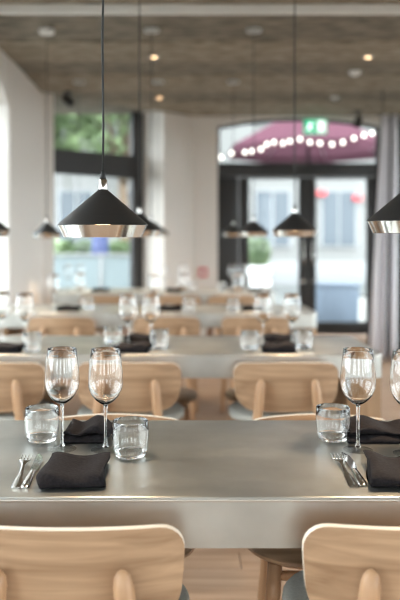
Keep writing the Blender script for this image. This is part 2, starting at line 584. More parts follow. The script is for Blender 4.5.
me = mb.me('pane', fix=False)
bm = bmesh.new(); bm.from_mesh(me); bmesh.ops.remove_doubles(bm, verts=bm.verts, dist=1e-5); bm.to_mesh(me); bm.free()
link('pane', me, M['window_glass'], fan)
# fixed black panel and jambs
o = link('trim_2', bevel_box('trim_2', DX0, XA - 0.006, YD, YD + 0.07, 0.0, ZT0, 0.004), M['black_steel'])
struct(o, 'solid black panel left of the double doors', 'panel')
o = link('trim_3', bevel_box('trim_3', XB_ + 0.006, DX1, YD, YD + 0.07, 0.0, ZT0, 0.004), M['black_steel'])
struct(o, 'black jamb right of the double doors', 'jamb')

def door(idx, x0, x1, g0, g1, label, handle_x):
    root = bpy.data.objects.new('door_%d' % idx, None); COL.objects.link(root)
    struct(root, label, 'door')
    zb, zg0, zg1 = 0.015, dzp(322), dzp(179)
    link('stile', bevel_box('stile', x0 + 0.003, g0, YD, YD + 0.06, zb, ZT0 - 0.004, 0.004), M['black_steel'], root)
    link('stile', bevel_box('stile', g1, x1 - 0.003, YD, YD + 0.06, zb, ZT0 - 0.004, 0.004), M['black_steel'], root)
    link('bottom_rail', bevel_box('rail', g0, g1, YD, YD + 0.06, zb, zg0, 0.004), M['black_steel'], root)
    link('top_rail', bevel_box('rail', g0, g1, YD, YD + 0.06, zg1, ZT0 - 0.004, 0.004), M['black_steel'], root)
    link('pane', mesh('pane', [(g0, YD + 0.03, zg0), (g1, YD + 0.03, zg0), (g1, YD + 0.03, zg1), (g0, YD + 0.03, zg1)], [(0, 1, 2, 3)]), M['window_glass'], root)
    h = link('handle', MB().tube([(handle_x, YD - 0.001, 0.92), (handle_x, YD - 0.05, 0.92), (handle_x, YD - 0.05, 1.0), (handle_x, YD - 0.05, 1.22), (handle_x, YD - 0.001, 1.22)], 0.010, 8).me('handle', True), M['steel'], root)
    link('lock', MB().tube([(handle_x, YD - 0.012, 0.70), (handle_x, YD + 0.001, 0.70)], 0.025, 14).me('lock'), M['steel'], root)
door(1, XA, XM, dxp(249), dxp(299), 'left leaf of the black glazed double doors', dxp(303))
door(2, XM, XB_, dxp(316), dxp(367), 'right leaf of the black glazed double doors', dxp(312))

# ------------------------------------------------------------------ light portals: guide the daylight through the openings
def portal(x, y, z, w, h, rot):
    d = bpy.data.lights.new('daylight_portal', 'AREA'); d.shape = 'RECTANGLE'; d.size = w; d.size_y = h
    d.cycles.is_portal = True
    o = bpy.data.objects.new('daylight_portal', d); COL.objects.link(o)
    o.location = (x, y, z); o.rotation_euler = rot
for a, b in left_open:
    portal(XL - 0.34, YB + (a + b) / 2, 1.55, b - a, 2.1, (PI / 2, 0, -PI / 2))
for a, b in [(1.2, 2.8), (3.6, 5.4), (6.2, 8.0), (8.8, 10.6), (11.2, 12.8)]:
    portal(XR + 0.32, YF - (a + b) / 2, 1.55, b - a, 2.1, (PI / 2, 0, PI / 2))
for a, b in [(0.25, 1.55), (3.25, 4.55)]:
    portal(XR - (a + b) / 2, YB - 0.32, 1.5, b - a, 2.4, (PI / 2, 0, PI))

# ------------------------------------------------------------------ tables
ORD = ['nearest', 'second', 'third', 'farthest']
TZ = 0.75
TN, TF = px(0, 497, TZ).y, px(0, 420, TZ).y
TD = TF - TN
XT1 = 0.93
def rr_ring(x0, x1, y0, y1, r, z):
    return [(a, b, z) for a, b in rrect(x0, x1, y0, y1, r, 8)]
table_spec = [(-1.33, XT1), (-1.33, XT1), (-1.33, XT1 + 0.05), (-1.16, XT1)]
for k in range(4):
    x0, x1 = table_spec[k]
    lab = ['zinc-clad dining table in the foreground with sharp place settings', 'zinc-clad dining table second from the front, wood pedestal showing at its right end',
           'zinc-clad dining table third from the front, blurred', 'zinc-clad dining table farthest back near the doors'][k]
    t = thing('dining_table', lab, 'table', (0, TN + k * U, 0), 0, 'zinc dining tables in rows')
    r = 0.045
    e = 0.0015
    top = MB().rings([rr_ring(x0, x1, 0, TD, r, TZ - 0.006), rr_ring(x0, x1, 0, TD, r, TZ - 0.003),
                      rr_ring(x0 + 0.001, x1 - 0.001, 0.001, TD - 0.001, r - 0.001, TZ - 0.0008), rr_ring(x0 + 0.003, x1 - 0.003, 0.003, TD - 0.003, r - 0.003, TZ)])
    link('tabletop', top.me('tabletop', auto=12), M['zinc'], t)
    lip = MB().rings([rr_ring(x0 - e, x1 + e, -e, TD + e, r + e, TZ - 0.010), rr_ring(x0 - e - 0.001, x1 + e + 0.001, -e - 0.0005, TD + e + 0.0005, r + e, TZ - 0.008), rr_ring(x0 - e, x1 + e, -e, TD + e, r + e, TZ - 0.006)])
    link('edge_lip', lip.me('edge_lip', auto=60), M['zinc_lip'], t)
    ap = MB().rings([rr_ring(x0, x1, 0, TD, r, TZ - 0.104), rr_ring(x0, x1, 0, TD, r, TZ - 0.010)])
    link('apron', ap.me('apron', auto=50), M['zinc'], t)
    for a, b in ((x1 - 0.16, x1 - 0.004), (x0 + 0.004, x0 + 0.16)):
        link('pedestal', bevel_box('pedestal', a, b, 0.03, TD - 0.03, 0.0, TZ - 0.104, 0.004), M['pedestal_oak'], t)

# ------------------------------------------------------------------ chairs
BW, BT, BB = 0.232, 0.736, 0.520        # backrest half width, top, bottom
def make_chair():
    t = thing('dining_chair', 'x', 'chair', (0, 0, 0), 0, 'oak dining chairs')
    # backrest: curved plywood, round corners, larger below
    rt, rb = 0.05, 0.085
    zs = []
    nz = 18
    for j in range(nz + 1):
        u = j / nz
        zs.append(BB + (BT - BB) * (0.5 - 0.5 * math.cos(PI * u)))
    def hw(z):
        w = BW - 0.012 * (BT - z) / (BT - BB)
        if z > BT - rt:
            q = (z - (BT - rt)) / rt
            w -= rt * (1 - math.sqrt(max(0, 1 - q * q)))
        if z < BB + rb:
            q = (BB + rb - z) / rb
            w -= rb * (1 - math.sqrt(max(0, 1 - q * q))) * 0.9
        return w
    nx = 22
    def yc(x, z):
        return -0.225 + 0.055 * (x / BW) ** 2 - 0.10 * (z - BB)
    front = []; back = []
    T = 0.017
    for z in zs:
        w = hw(z)
        for i in range(nx + 1):
            x = w * (2 * i / nx - 1)
            zz = z - 0.010 * (x / BW) ** 2 * (1 if z > 0.63 else -0.6)
            front.append((x, yc(x, z) + T / 2, zz)); back.append((x, yc(x, z) - T / 2, zz))
    V = front + back; nF = len(front); W_ = nx + 1
    fs = []; mi = []
    for j in range(nz):
        for i in range(nx):
            a = j * W_ + i
            fs.append((a, a + W_, a + W_ + 1, a + 1)); mi.append(0)
            fs.append((nF + a, nF + a + 1, nF + a + W_ + 1, nF + a + W_)); mi.append(0)
    def edge(a, b):
        fs.append((a, b, nF + b, nF + a)); mi.append(1)
    for i in range(nx):
        edge(i, i + 1); edge(nz * W_ + i, nz * W_ + i + 1)
    for j in range(nz):
        edge(j * W_, (j + 1) * W_); edge(j * W_ + nx, (j + 1) * W_ + nx)
    me = mesh('backrest', V, fs)
    me.materials.append(M['oak']); me.materials.append(M['ply_edge'])
    me.polygons.foreach_set('material_index', mi)
    fixn(me); sharp(me, 50)
    link('backrest', me, None, t)
    # rear legs rise as round-topped posts behind the backrest
    for s in (-1, 1):
        pts = []; rad = []
        p0 = Vector((s * 0.185, -0.275, 0)); p1 = Vector((s * 0.113, -0.262, 0.668))
        for q, r in ((0, 0.0125), (0.25, 0.016), (0.5, 0.019), (0.68, 0.0205), (0.9, 0.0205), (0.955, 0.019), (0.98, 0.0155), (0.993, 0.010), (1.0, 0.003)):
            pts.append(p0.lerp(p1, q)); rad.append(r)
        link('leg', MB().tube(pts, rad, 16).me('leg', True), M['oak_leg'], t)
        pts = []; rad = []
        p0 = Vector((s * 0.205, 0.160, 0)); p1 = Vector((s * 0.175, 0.135, 0.446))
        for q, r in ((0, 0.0125), (0.4, 0.0165), (0.8, 0.019), (1.0, 0.019)):
            pts.append(p0.lerp(p1, q)); rad.append(r)
        link('leg', MB().tube(pts, rad, 14).me('leg', True), M['oak_leg'], t)
        link('side_rail', MB().tube([(s * 0.178, 0.137, 0.415), (s * 0.150, -0.268, 0.415)], 0.012, 10).me('side_rail', True), M['oak_leg'], t)
    link('cross_rail', MB().tube([(-0.178, 0.137, 0.415), (0.178, 0.137, 0.415)], 0.012, 10).me('cross_rail', True), M['oak_leg'], t)
    # plywood seat shell and upholstered pad
    def ring(sc, z, a=0.246, b=0.205, n=40, e=2.7, cy=-0.018):
        out = []
        for i in range(n):
            th = 2 * PI * i / n
            c, s_ = math.cos(th), math.sin(th)
            out.append((sc * a * math.copysign(abs(c) ** (2 / e), c), cy + sc * b * math.copysign(abs(s_) ** (2 / e), s_), z - 0.012 * (1 - min(1, abs(sc))) ))
        return out
    link('seat', MB().rings([ring(0.96, 0.445), ring(1.0, 0.451), ring(1.0, 0.458), ring(0.975, 0.463)]).me('seat', auto=50), M['oak'], t)
    link('seat_pad', MB().rings([ring(0.955, 0.461), ring(0.985, 0.470), ring(0.985, 0.481), ring(0.955, 0.490), ring(0.88, 0.495), ring(0.6, 0.497), ring(0.25, 0.499)]).me('seat_pad', True), M['seat_wool'], t)
    return t
chair0 = make_chair()
BACKD = 0.262 + 0.0        # how far the chair's rear reaches behind its origin
first = [True]
def put_chair(x, yback, facing, label, rz=0.0):
    """yback: depth of the backrest's middle; facing +1 looks away from the camera"""
    if first[0]:
        c = chair0; first[0] = False
    else:
        c = copy_tree(chair0)
    if facing > 0:
        c.location = (x, yback + 0.24, 0); c.rotation_euler = (0, 0, rz)
    else:
        c.location = (x, yback - 0.24, 0); c.rotation_euler = (0, 0, PI + rz)
        for ch in list(c.children):      # the chairs on the far sides have bare oak seats
            if ch.name.startswith('seat_pad'):
                bpy.data.objects.remove(ch)
    c['label'] = label
    return c
DB = 1.398
near_cols = [[(-0.211, 'left chair'), (0.477, 'right chair')],
             [(-0.80, 'left chair'), (-0.205, 'middle chair'), (0.483, 'right chair')],
             [(-0.775, 'left chair'), (-0.06, 'middle chair'), (0.54, 'right chair')],
             [(-0.67, 'left chair'), (0.0, 'middle chair'), (0.52, 'right chair')]]
far_cols = [[(-0.19, 'left chair'), (0.43, 'right chair')],
            [(-0.80, 'left chair'), (-0.13, 'middle chair'), (0.50, 'right chair')],
            [(-0.70, 'left chair'), (-0.05, 'middle chair'), (0.55, 'right chair')],
            [(-0.1, 'left chair'), (0.5, 'right chair')]]
for k in range(4):
    for x, w in near_cols[k]:
        put_chair(x, DB + k * U, 1, 'oak dining chair seen from behind, %s on the near side of the %s table' % (w, ORD[k]), random.uniform(-0.02, 0.02))
    for x, w in far_cols[k]:
        put_chair(x, TF + 0.125 + k * U, -1, 'oak dining chair facing the viewer, %s on the far side of the %s table' % (w, ORD[k]), random.uniform(-0.02, 0.02))

# ------------------------------------------------------------------ table ware
def make_wine_glass():
    t = thing('wine_glass', 'x', 'wine glass', (0, 0, 0), 0, 'wine glasses')
    outer = [(0.0, 0.112), (0.006, 0.1125), (0.014, 0.1165), (0.024, 0.124), (0.034, 0.136), (0.041, 0.152), (0.0438, 0.168), (0.0432, 0.186), (0.0412, 0.206), (0.0385, 0.228), (0.0360, 0.2495)]
    w = 0.0009
    inner = [(max(0.0, r - w) if r > 0.02 else max(0.0, r - w), z + (0.003 if r < 0.02 else 0.0014 if r < 0.035 else 0.0)) for r, z in outer]
    inner[0] = (0.0, 0.1155)
    prof = outer + [(0.0355, 0.2502)] + [(0.0349, 0.2495)] + list(reversed(inner[:-1]))
    link('bowl', MB().lathe(prof, 48).me('bowl', True), M['solid_glass'], t)
    st = [(0.0, 0.1118), (0.0055, 0.1118), (0.0046, 0.104), (0.0036, 0.09), (0.0033, 0.06), (0.0036, 0.03), (0.0048, 0.014), (0.0075, 0.0078), (0.0, 0.0076)]
    link('stem', MB().lathe(st, 20).me('stem', True), M['solid_glass'], t)
    ft = [(0.0, 0.0074), (0.010, 0.0065), (0.020, 0.0040), (0.033, 0.0022), (0.0362, 0.0014), (0.0362, 0.0006), (0.034, 0.0002), (0.0, 0.0002)]
    link('foot', MB().lathe(ft, 40).me('foot', auto=60), M['thin_glass'], t)
    return t
wg0 = make_wine_glass()
def make_tumbler():
    t = thing('tumbler', 'x', 'tumbler', (0, 0, 0), 0, 'water tumblers')
    side = [(0.0385, 0.0105), (0.0425, 0.024), (0.0445, 0.045), (0.0445, 0.065), (0.0430, 0.086), (0.0423, 0.0868), (0.0416, 0.086),
            (0.0430, 0.065), (0.0430, 0.045), (0.0410, 0.0245), (0.0370, 0.0125), (0.0385, 0.0105)]
    link('side_wall', sharp(MB().lathe(side, 48).me('side_wall', True), 70), M['solid_glass'], t)
    base = [(0.0, 0.0003), (0.029, 0.0003), (0.033, 0.0015), (0.036, 0.005), (0.0383, 0.0102), (0.0368, 0.0123), (0.030, 0.0105), (0.018, 0.0092), (0.0, 0.009)]
    link('base', sharp(MB().lathe(base, 48).me('base', True), 60), M['solid_glass'], t)
    return t
tum0 = make_tumbler()

def make_napkin(w, l, layers, sp, seed, wave=0.35, name='napkin', top_sag=0.0):
    """accordion-folded cloth: the folds face the viewer (-Y)"""
    rnd = random.Random(seed)
    th = sp * 0.42
    c = []
    for k in range(layers):
        zc = th + k * sp
        a, b = (l / 2, -l / 2) if k % 2 == 0 else (-l / 2, l / 2)
        for i in range(9):
            c.append((a + (b - a) * i / 8, zc))
        if k < layers - 1:
            sgn = -1 if b < 0 else 1
            for i in range(1, 5):
                an = PI * i / 5
                c.append((b + sgn * sp * 0.5 * math.sin(an), zc + sp * 0.5 * (1 - math.cos(an))))
    # offset outline
    n = len(c); L_, R_ = [], []
    for i in range(n):
        p = c[max(i - 1, 0)]; q = c[min(i + 1, n - 1)]
        dx, dz = q[0] - p[0], q[1] - p[1]; m_ = math.hypot(dx, dz) or 1
        nx_, nz_ = -dz / m_, dx / m_
        L_.append((c[i][0] + nx_ * th, c[i][1] + nz_ * th)); R_.append((c[i][0] - nx_ * th, c[i][1] - nz_ * th))
    outline = L_ + R_[::-1]
    NX = 22
    H = layers * sp
    ph = [rnd.uniform(0, 6.28) for _ in range(6)]
    rings = []
    for i in range(NX + 1):
        u = i / NX
        x = (u - 0.5) * w
        endf = 1 - 0.22 * max(0, abs(2 * u - 1) - 0.8) / 0.2 * 0.6
        ring = []
        for yy, zz in outline:
            f = zz / H
            amp = 0.5 + 0.5 * math.sin(2.3 * u * PI + ph[0] + 2 * f)
            z2 = zz * (1 - wave * f * amp) * endf - top_sag * f * math.sin(PI * u) * (0.5 + yy / l)
            y2 = yy + 0.006 * math.sin(3 * u * PI + ph[1] + 5 * f) * f + 0.004 * math.sin(7 * f + ph[2])
            x2 = x + 0.006 * math.sin(4 * yy / l + ph[3] + 3 * f) + 0.03 * (yy / l + 0.5) * 0.3
            ring.append((x2, y2, max(z2, 0.0004)))
        rings.append(ring)
    return MB().rings(rings).me(name, True)
nap_near = [make_napkin(0.135, 0.165, 2, 0.0175, 3, 0.30, top_sag=0.006), make_napkin(0.150, 0.165, 2, 0.0185, 9, 0.34, top_sag=0.006)]
nap_far = [make_napkin(0.102, 0.12, 4, 0.0118, 5, 0.42), make_napkin(0.16, 0.12, 4, 0.0118, 14, 0.42)]
nap_small = [make_napkin(0.15, 0.14, 3, 0.011, 21, 0.25), make_napkin(0.15, 0.14, 3, 0.012, 30, 0.3)]
for m_ in nap_near + nap_far + nap_small:
    m_.materials.append(M['napkin_cloth'])

def make_fork():
    t = thing('fork', 'x', 'fork', (0, 0, 0), 0, 'forks')
    # along +Y: handle end at 0, tine tips at 0.205
    prof = [(0.0, 0.0085, 0.002), (0.01, 0.0105, 0.0022), (0.05, 0.0085, 0.0025), (0.09, 0.0045, 0.004), (0.12, 0.0036, 0.0075), (0.138, 0.006, 0.009), (0.150, 0.0115, 0.0085)]
    mb = MB(); rs = []
    for y_, w, z in prof:
        rs.append([(-w, y_, z - 0.0005), (-w * 0.5, y_, z - 0.0015), (w * 0.5, y_, z - 0.0015), (w, y_, z - 0.0005), (w * 0.6, y_, z + 0.0012), (-w * 0.6, y_, z + 0.0012)])
    mb.rings(rs)
    link('handle', mb.me('handle', auto=60), M['steel'], t)
    rs = []
    for y_, w, z in ((0.1501, 0.0115, 0.0085), (0.157, 0.0125, 0.0075), (0.163, 0.0125, 0.0065)):
        rs.append([(-w, y_, z), (-w * 0.5, y_, z - 0.002), (w * 0.5, y_, z - 0.002), (w, y_, z), (w * 0.5, y_, z - 0.0008), (-w * 0.5, y_, z - 0.0008)])
    h = link('head', MB().rings(rs).me('head', auto=60), M['steel'], t)
    for i in range(4):
        x = -0.0108 + 0.0072 * i
        mb = MB().tube([(x, 0.163, 0.0058), (x, 0.18, 0.0040), (x * 0.97, 0.197, 0.0042), (x * 0.95, 0.207, 0.0056)], [0.0017, 0.0016, 0.0013, 0.0006], 6)
        link('tine', mb.me('tine', True), M['steel'], h)
    return t
def make_knife():
    t = thing('knife', 'x', 'knife', (0, 0, 0), 0, 'knives')
    rs = []
    for y_, w, h in ((0.0, 0.006, 0.004), (0.006, 0.0085, 0.0065), (0.03, 0.0085, 0.007), (0.07, 0.0072, 0.0065), (0.098, 0.006, 0.006)):
        rs.append([(-w, y_, h * 0.5), (-w * 0.7, y_, 0.0003), (w * 0.7, y_, 0.0003), (w, y_, h * 0.5), (w * 0.7, y_, h), (-w * 0.7, y_, h)])
    link('handle', MB().rings(rs).me('handle', auto=60), M['steel'], t)
    rs = []
    for y_, a, b in ((0.0981, -0.005, 0.006), (0.115, -0.0065, 0.010), (0.16, -0.0065, 0.0115), (0.195, -0.006, 0.0095), (0.212, -0.005, 0.002), (0.218, -0.004, -0.003)):
        rs.append([(a, y_, 0.0015), (b, y_, 0.0018), (b, y_, 0.0024), (a, y_, 0.0040)])
    link('blade', MB().rings(rs).me('blade', auto=60), M['steel'], t)
    return t
fork0 = make_fork(); knife0 = make_knife()

used = {}
def place(proto, key, loc, rz, label):
    if key not in used:
        used[key] = 1; o = proto
    else:
        o = copy_tree(proto)
    o.location = loc; o.rotation_euler = (0, 0, rz); o['label'] = label
    if key in ('fork', 'knife'):
        o.scale = (1.1, 1.12, 1.1)
    return o
def wine(x, y, label):
    p = px(x, y, TZ); place(wg0, 'wg', (p.x, p.y, TZ), random.uniform(0, 6), 'clear wine glass ' + label)
def tumbler(x, y, label):
    p = px(x, y, TZ)
    place(tum0, 'tum', (p.x, p.y, TZ), random.uniform(0, 6), 'clear glass tumbler ' + label)
def napkin(me, x, y, label, rz=0.0):
    p = px(x, y, TZ)
    o = link('napkin', me, None, None, (p.x, p.y, TZ), (0, 0, rz))
    tag(o, 'folded charcoal cloth napkin ' + label, 'napkin', 'charcoal napkins')

# nearest table
wine(62, 449, 'behind the fork on the left of the nearest table')
wine(105.5, 450, 'between napkin and tumbler on the left of the nearest table')
wine(358, 450, 'in full view on the right of the nearest table')
wine(408, 454, 'cut by the right picture edge on the nearest table')
tumbler(42, 441, 'left of the wine glasses on the nearest table')
tumbler(130.5, 456.5, 'right of the near left napkin on the nearest table')
tumbler(333, 440, 'left of the right wine glass on the nearest table')
def nap_at(me, xl, yl, l, w, label, rz=0.0):
    """front-left corner of the cloth at a pixel"""
    p = px(xl, yl, TZ)
    o = link('napkin', me, None, None, (p.x + w / 2 + 0.002, p.y + l / 2 + 0.008, TZ), (0, 0, rz))
    tag(o, 'folded charcoal cloth napkin ' + label, 'napkin', 'charcoal napkins')
nap_at(nap_near[0], 34, 489.5, 0.165, 0.135, 'right of the fork on the left of the nearest table', 0.08)
nap_at(nap_near[1], 377, 490, 0.165, 0.150, 'right of the knife on the right of the nearest table', -0.10)
nap_at(nap_far[0], 64, 444, 0.12, 0.102, 'behind the left wine glasses on the nearest table')
nap_at(nap_far[1], 350, 444, 0.12, 0.16, 'behind the right wine glass on the nearest table')
p = px(16, 489, TZ); q = px(25, 455, TZ)
place(fork0, 'fork', (p.x, p.y, TZ), -math.atan2(q.x - p.x, q.y - p.y) - 0.03, 'steel fork left of the left knife on the nearest table')
p = px(25, 489, TZ); q = px(39, 458, TZ)
place(knife0, 'knife', (p.x, p.y, TZ), -math.atan2(q.x - p.x, q.y - p.y), 'steel knife beside the left napkin on the nearest table')
p = px(355, 488, TZ); q = px(332, 450, TZ)
place(fork0, 'fork', (p.x, p.y, TZ), -math.atan2(q.x - p.x, q.y - p.y), 'steel fork left of the right knife on the nearest table')
p = px(364, 487, TZ); q = px(346, 458, TZ)
place(knife0, 'knife', (p.x, p.y, TZ), -math.atan2(q.x - p.x, q.y - p.y), 'steel knife beside the right napkin on the nearest table')

# second table
S2 = 'on the second table'
for x, y, l in ((2, 341, 'leftmost'), (25, 344, 'second from the left'), (128, 345.6, 'left of the middle pair'), (151, 345.6, 'right of the middle pair'), (263, 345.6, 'left of the right pair'), (292, 345.6, 'right of the right pair')):
    wine(x, y, l + ' ' + S2)
for x, y, l in ((32, 351.5, 'left of all'), (113, 345, 'left of the middle napkins'), (159, 348.5, 'right of the middle napkins'), (250, 350, 'left of the right napkins'), (303, 349, 'right of the right napkins')):
    tumbler(x, y, l + ' ' + S2)
for i, (x, y, l) in enumerate(((5, 350.5, 'at the left picture edge'), (132, 350.5, 'nearer of the middle two'), (139, 340.6, 'farther of the middle two'), (278, 350.5, 'nearer of the right two'), (278, 340.6, 'farther of the right two'))):
    napkin(nap_small[i % 2], x, y, l + ' ' + S2, (0.06, -0.05)[i % 2])
# third table
S3 = 'on the third table'
for x, y, l in ((54, 309, 'left of the left pair'), (80, 306, 'right of the left pair'), (154, 309, 'left of the middle pair'), (184, 306, 'right of the middle pair'), (238, 307, 'left of the right pair'), (267, 310, 'right of the right pair')):
    wine(x, y, l + ' ' + S3)
for x, y, l in ((88, 310, 'at the left'), (189, 310.5, 'in the middle'), (233, 311, 'at the right')):
    tumbler(x, y, l + ' ' + S3)
for i, (x, y, l) in enumerate(((68, 310, 'at the left'), (170, 310, 'in the middle'), (252, 310, 'at the right'))):
    napkin(nap_small[i % 2], x, y, l + ' ' + S3)
# farthest table
S4 = 'on the farthest table'
for x, y, l in ((68, 290.5, 'left of the left pair'), (80, 290, 'right of the left pair'), (163, 291, 'left of the middle pair'), (183, 289.5, 'right of the middle pair'), (233, 290.7, 'left of the right pair'), (244, 290, 'right of the right pair')):
    wine(x, y, l + ' ' + S4)
for x, y, l in ((192, 291.3, 'in the middle'), (222, 291.3, 'at the right')):
    tumbler(x, y, l + ' ' + S4)
for i, (x, y, l) in enumerate(((100, 291, 'at the left'), (174, 291.5, 'in the middle'), (256, 291, 'at the right'))):
    napkin(nap_small[i % 2], x, y, l + ' ' + S4)

# ------------------------------------------------------------------ pendant lamps
def make_lamp():
    """origin at the lower rim, cable added up to the ceiling"""
    t = thing('pendant_lamp', 'x', 'pendant lamp', (0, 0, 0), 0, 'black cone pendant lamps')
    R = 0.1090; ZR = 0.0290; ZA = 0.114
    cone = [(R, ZR), (R + 0.0005, ZR + 0.0015), (R * 0.97, ZR + 0.006), (0.013, ZA), (0.010, ZA + 0.003), (0.010, ZA), (R * 0.965, ZR + 0.003), (R, ZR)]
    link('shade', MB().lathe(cone, 64).me('shade', auto=40), M['black_lacquer'], t)
    band = [(R - 0.0008, ZR - 0.0002), (0.0950, 0.0), (0.0932, 0.0), (R - 0.0035, ZR - 0.0002), (R - 0.0008, ZR - 0.0002)]
    link('reflector_band', MB().lathe(band, 64).me('reflector_band', auto=40), M['aluminium'], t)
    link('ferrule', MB().lathe([(0.0, ZA + 0.002), (0.0105, ZA + 0.002), (0.0105, ZA + 0.024), (0.0085, ZA + 0.027), (0.0, ZA + 0.027)], 24).me('ferrule', auto=40), M['steel'], t)
    link('strain_relief', MB().lathe([(0.0, ZA + 0.0272), (0.0078, ZA + 0.0272), (0.0062, ZA + 0.036), (0.0045, ZA + 0.046), (0.0, ZA + 0.048)], 16).me('strain_relief', True), M['rubber'], t)
    link('bulb', MB().lathe([(0.0, 0.022), (0.018, 0.030), (0.024, 0.045), (0.018, 0.060), (0.010, 0.072), (0.0, 0.076)], 20).me('bulb', True), M['warm_bulb'], t)
    return t
lamp0 = make_lamp()
canopy_me = MB().lathe([(0.0, 0.0), (0.058, 0.0), (0.058, -0.012), (0.050, -0.022), (0.012, -0.024), (0.008, -0.03), (0.0, -0.031)], 32).me('canopy', auto=40)
canopy_me.materials.append(M['white_plastic'])
def put_lamp(x, y, label, z0=1.277, kink=0.0, n=[0]):
    if n[0] == 0:
        o = lamp0
    else:
        o = copy_tree(lamp0)
    n[0] += 1
    o.location = (x, y, z0); o['label'] = label
    h = CEIL - z0
    pts = [(kink * math.sin(i * 1.7) * 0.4 if 0 < i < 12 else 0, 0, 0.158 + (h - 0.02 - 0.158) * i / 12) for i in range(13)]
    link('cable', MB().tube(pts, 0.0028, 8).me('cable', True), M['rubber'], o)
    link('canopy', canopy_me, None, o, (0, 0, h))
    ld = bpy.data.lights.new('lamp_light', 'SPOT'); ld.energy = 5.0; ld.color = (1.0, 0.72, 0.45); ld.spot_size = 1.8; ld.spot_blend = 0.6; ld.shadow_soft_size = 0.03
    lo = bpy.data.objects.new('lamp_light', ld); COL.objects.link(lo); lo.parent = o; lo.location = (0, 0, 0.012)
LA, LB, LC = -0.178, 0.578, -0.945
put_lamp(LA, U, 'large black cone pendant lamp hanging sharp over the nearest table', 1.277, 0.003)
put_lamp(LB, U, 'black cone pendant lamp cut off by the right picture edge', 1.287)
put_lamp(LA, 2 * U, 'black cone pendant lamp over the second table, half hidden behind the sharp lamp')
put_lamp(LB, 2 * U, 'black cone pendant lamp over the second table, in front of the doors')
put_lamp(-0.92, 2 * U, 'black cone pendant lamp peeking in at the left picture edge')
put_lamp(LA, 3 * U, 'black cone pendant lamp over the third table, behind the sharp lamp')
put_lamp(LB - 0.01, 3 * U, 'black cone pendant lamp over the third table, left of the doors\' glass')
put_lamp(LC, 3 * U, 'black cone pendant lamp over the third table, before the left wall', 1.265)
put_lamp(LA, 4 * U, 'black cone pendant lamp over the farthest table, in the middle')
put_lamp(LB - 0.02, 4 * U, 'black cone pendant lamp over the farthest table, before the black panel')
put_lamp(LC, 4 * U, 'black cone pendant lamp over the farthest table, before the arched window')

# recessed warm spots, detector, ceiling fittings
def on_ceiling(x, y, z=CEIL):
    d = F * (z - EYE) / (VY - y)
    return Vector(((x - VX) / F * d, d, z))
ring_me = MB().lathe([(0.026, 0.002), (0.040, 0.002), (0.042, -0.002), (0.040, -0.005), (0.028, -0.006), (0.026, 0.002)], 28).me('trim_ring', auto=40); ring_me.materials.append(M['white_plastic'])
lens_me = MB().lathe([(0.0, 0.002), (0.0265, 0.002), (0.0265, -0.001), (0.0, -0.003)], 24).me('lens', auto=40); lens_me.materials.append(M['warm_spot'])
for x, y, l in ((154, 57, 'left one of the front pair'), (159, 98, 'left one nearer the doors'), (368, 57, 'right one of the front pair')):
    p = on_ceiling(x, y)
    t = thing('downlight', 'small warm recessed downlight in the ceiling, ' + l, 'downlight', (p.x, p.y, CEIL), 0, 'recessed ceiling downlights')
    link('trim_ring', ring_me, None, t); link('lens', lens_me, None, t)
    ld = bpy.data.lights.new('downlight_light', 'SPOT'); ld.energy = 10.0; ld.color = (1.0, 0.74, 0.5); ld.spot_size = 1.4; ld.spot_blend = 0.5; ld.shadow_soft_size = 0.03
    lo = bpy.data.objects.new('downlight_light', ld); COL.objects.link(lo); lo.parent = t; lo.location = (0, 0, -0.012)
p = on_ceiling(355, 71)
t = thing('smoke_detector', 'round white smoke detector on the ceiling at the right', 'smoke detector', (p.x, p.y, CEIL))
link('housing', MB().lathe([(0.0, 0.0), (0.055, 0.0), (0.055, -0.018), (0.042, -0.034), (0.0, -0.036)], 28).me('housing', auto=40), M['white_plastic'], t)
link('sensor_cap', MB().lathe([(0.0, -0.0362), (0.024, -0.0362), (0.022, -0.046), (0.0, -0.047)], 20).me('sensor_cap', auto=40), M['white_plastic'], t)
p = on_ceiling(335, 97)
t = thing('motion_sensor', 'small pale motion sensor on the ceiling near the doors', 'sensor', (p.x, p.y, CEIL + 0.0))
link('housing', MB().lathe([(0.0, 0.0), (0.042, 0.0), (0.042, -0.012), (0.0, -0.016)], 24).me('housing', auto=40), M['white_plastic'], t)
link('lens', MB().lathe([(0.0, -0.0162), (0.026, -0.0155), (0.022, -0.028), (0.010, -0.036), (0.0, -0.037)], 20).me('lens', True), M['white_plastic'], t)

def spotlight(x, y, label, zdrop, tilt):
    t = thing('spotlight', label, 'spotlight', (x, y, CEIL), 0, 'black ceiling spotlights')
    link('base_plate', MB().lathe([(0.0, 0.0), (0.05, 0.0), (0.05, -0.018), (0.0, -0.02)], 24).me('base_plate', auto=40), M['black_steel'], t)
    link('stem', MB().tube([(0, 0, -0.019), (0, 0, -zdrop)], 0.009, 10).me('stem', True), M['black_steel'], t)
    h = MB().lathe([(0.0, 0.07), (0.03, 0.07), (0.04, 0.05), (0.045, -0.06), (0.040, -0.062), (0.036, -0.05), (0.0, -0.045)], 24).me('head', auto=40)
    link('head', h, M['black_steel'], t, (0, 0, -zdrop - 0.02), (0, tilt, 0))
spotlight(-1.13, 7.86, 'black spotlight on the ceiling before the arched window', 0.07, -0.9)
spotlight(at(358, 9.05), 9.05, 'black spotlight hanging before the fanlight at the right', 0.12, 0.3)

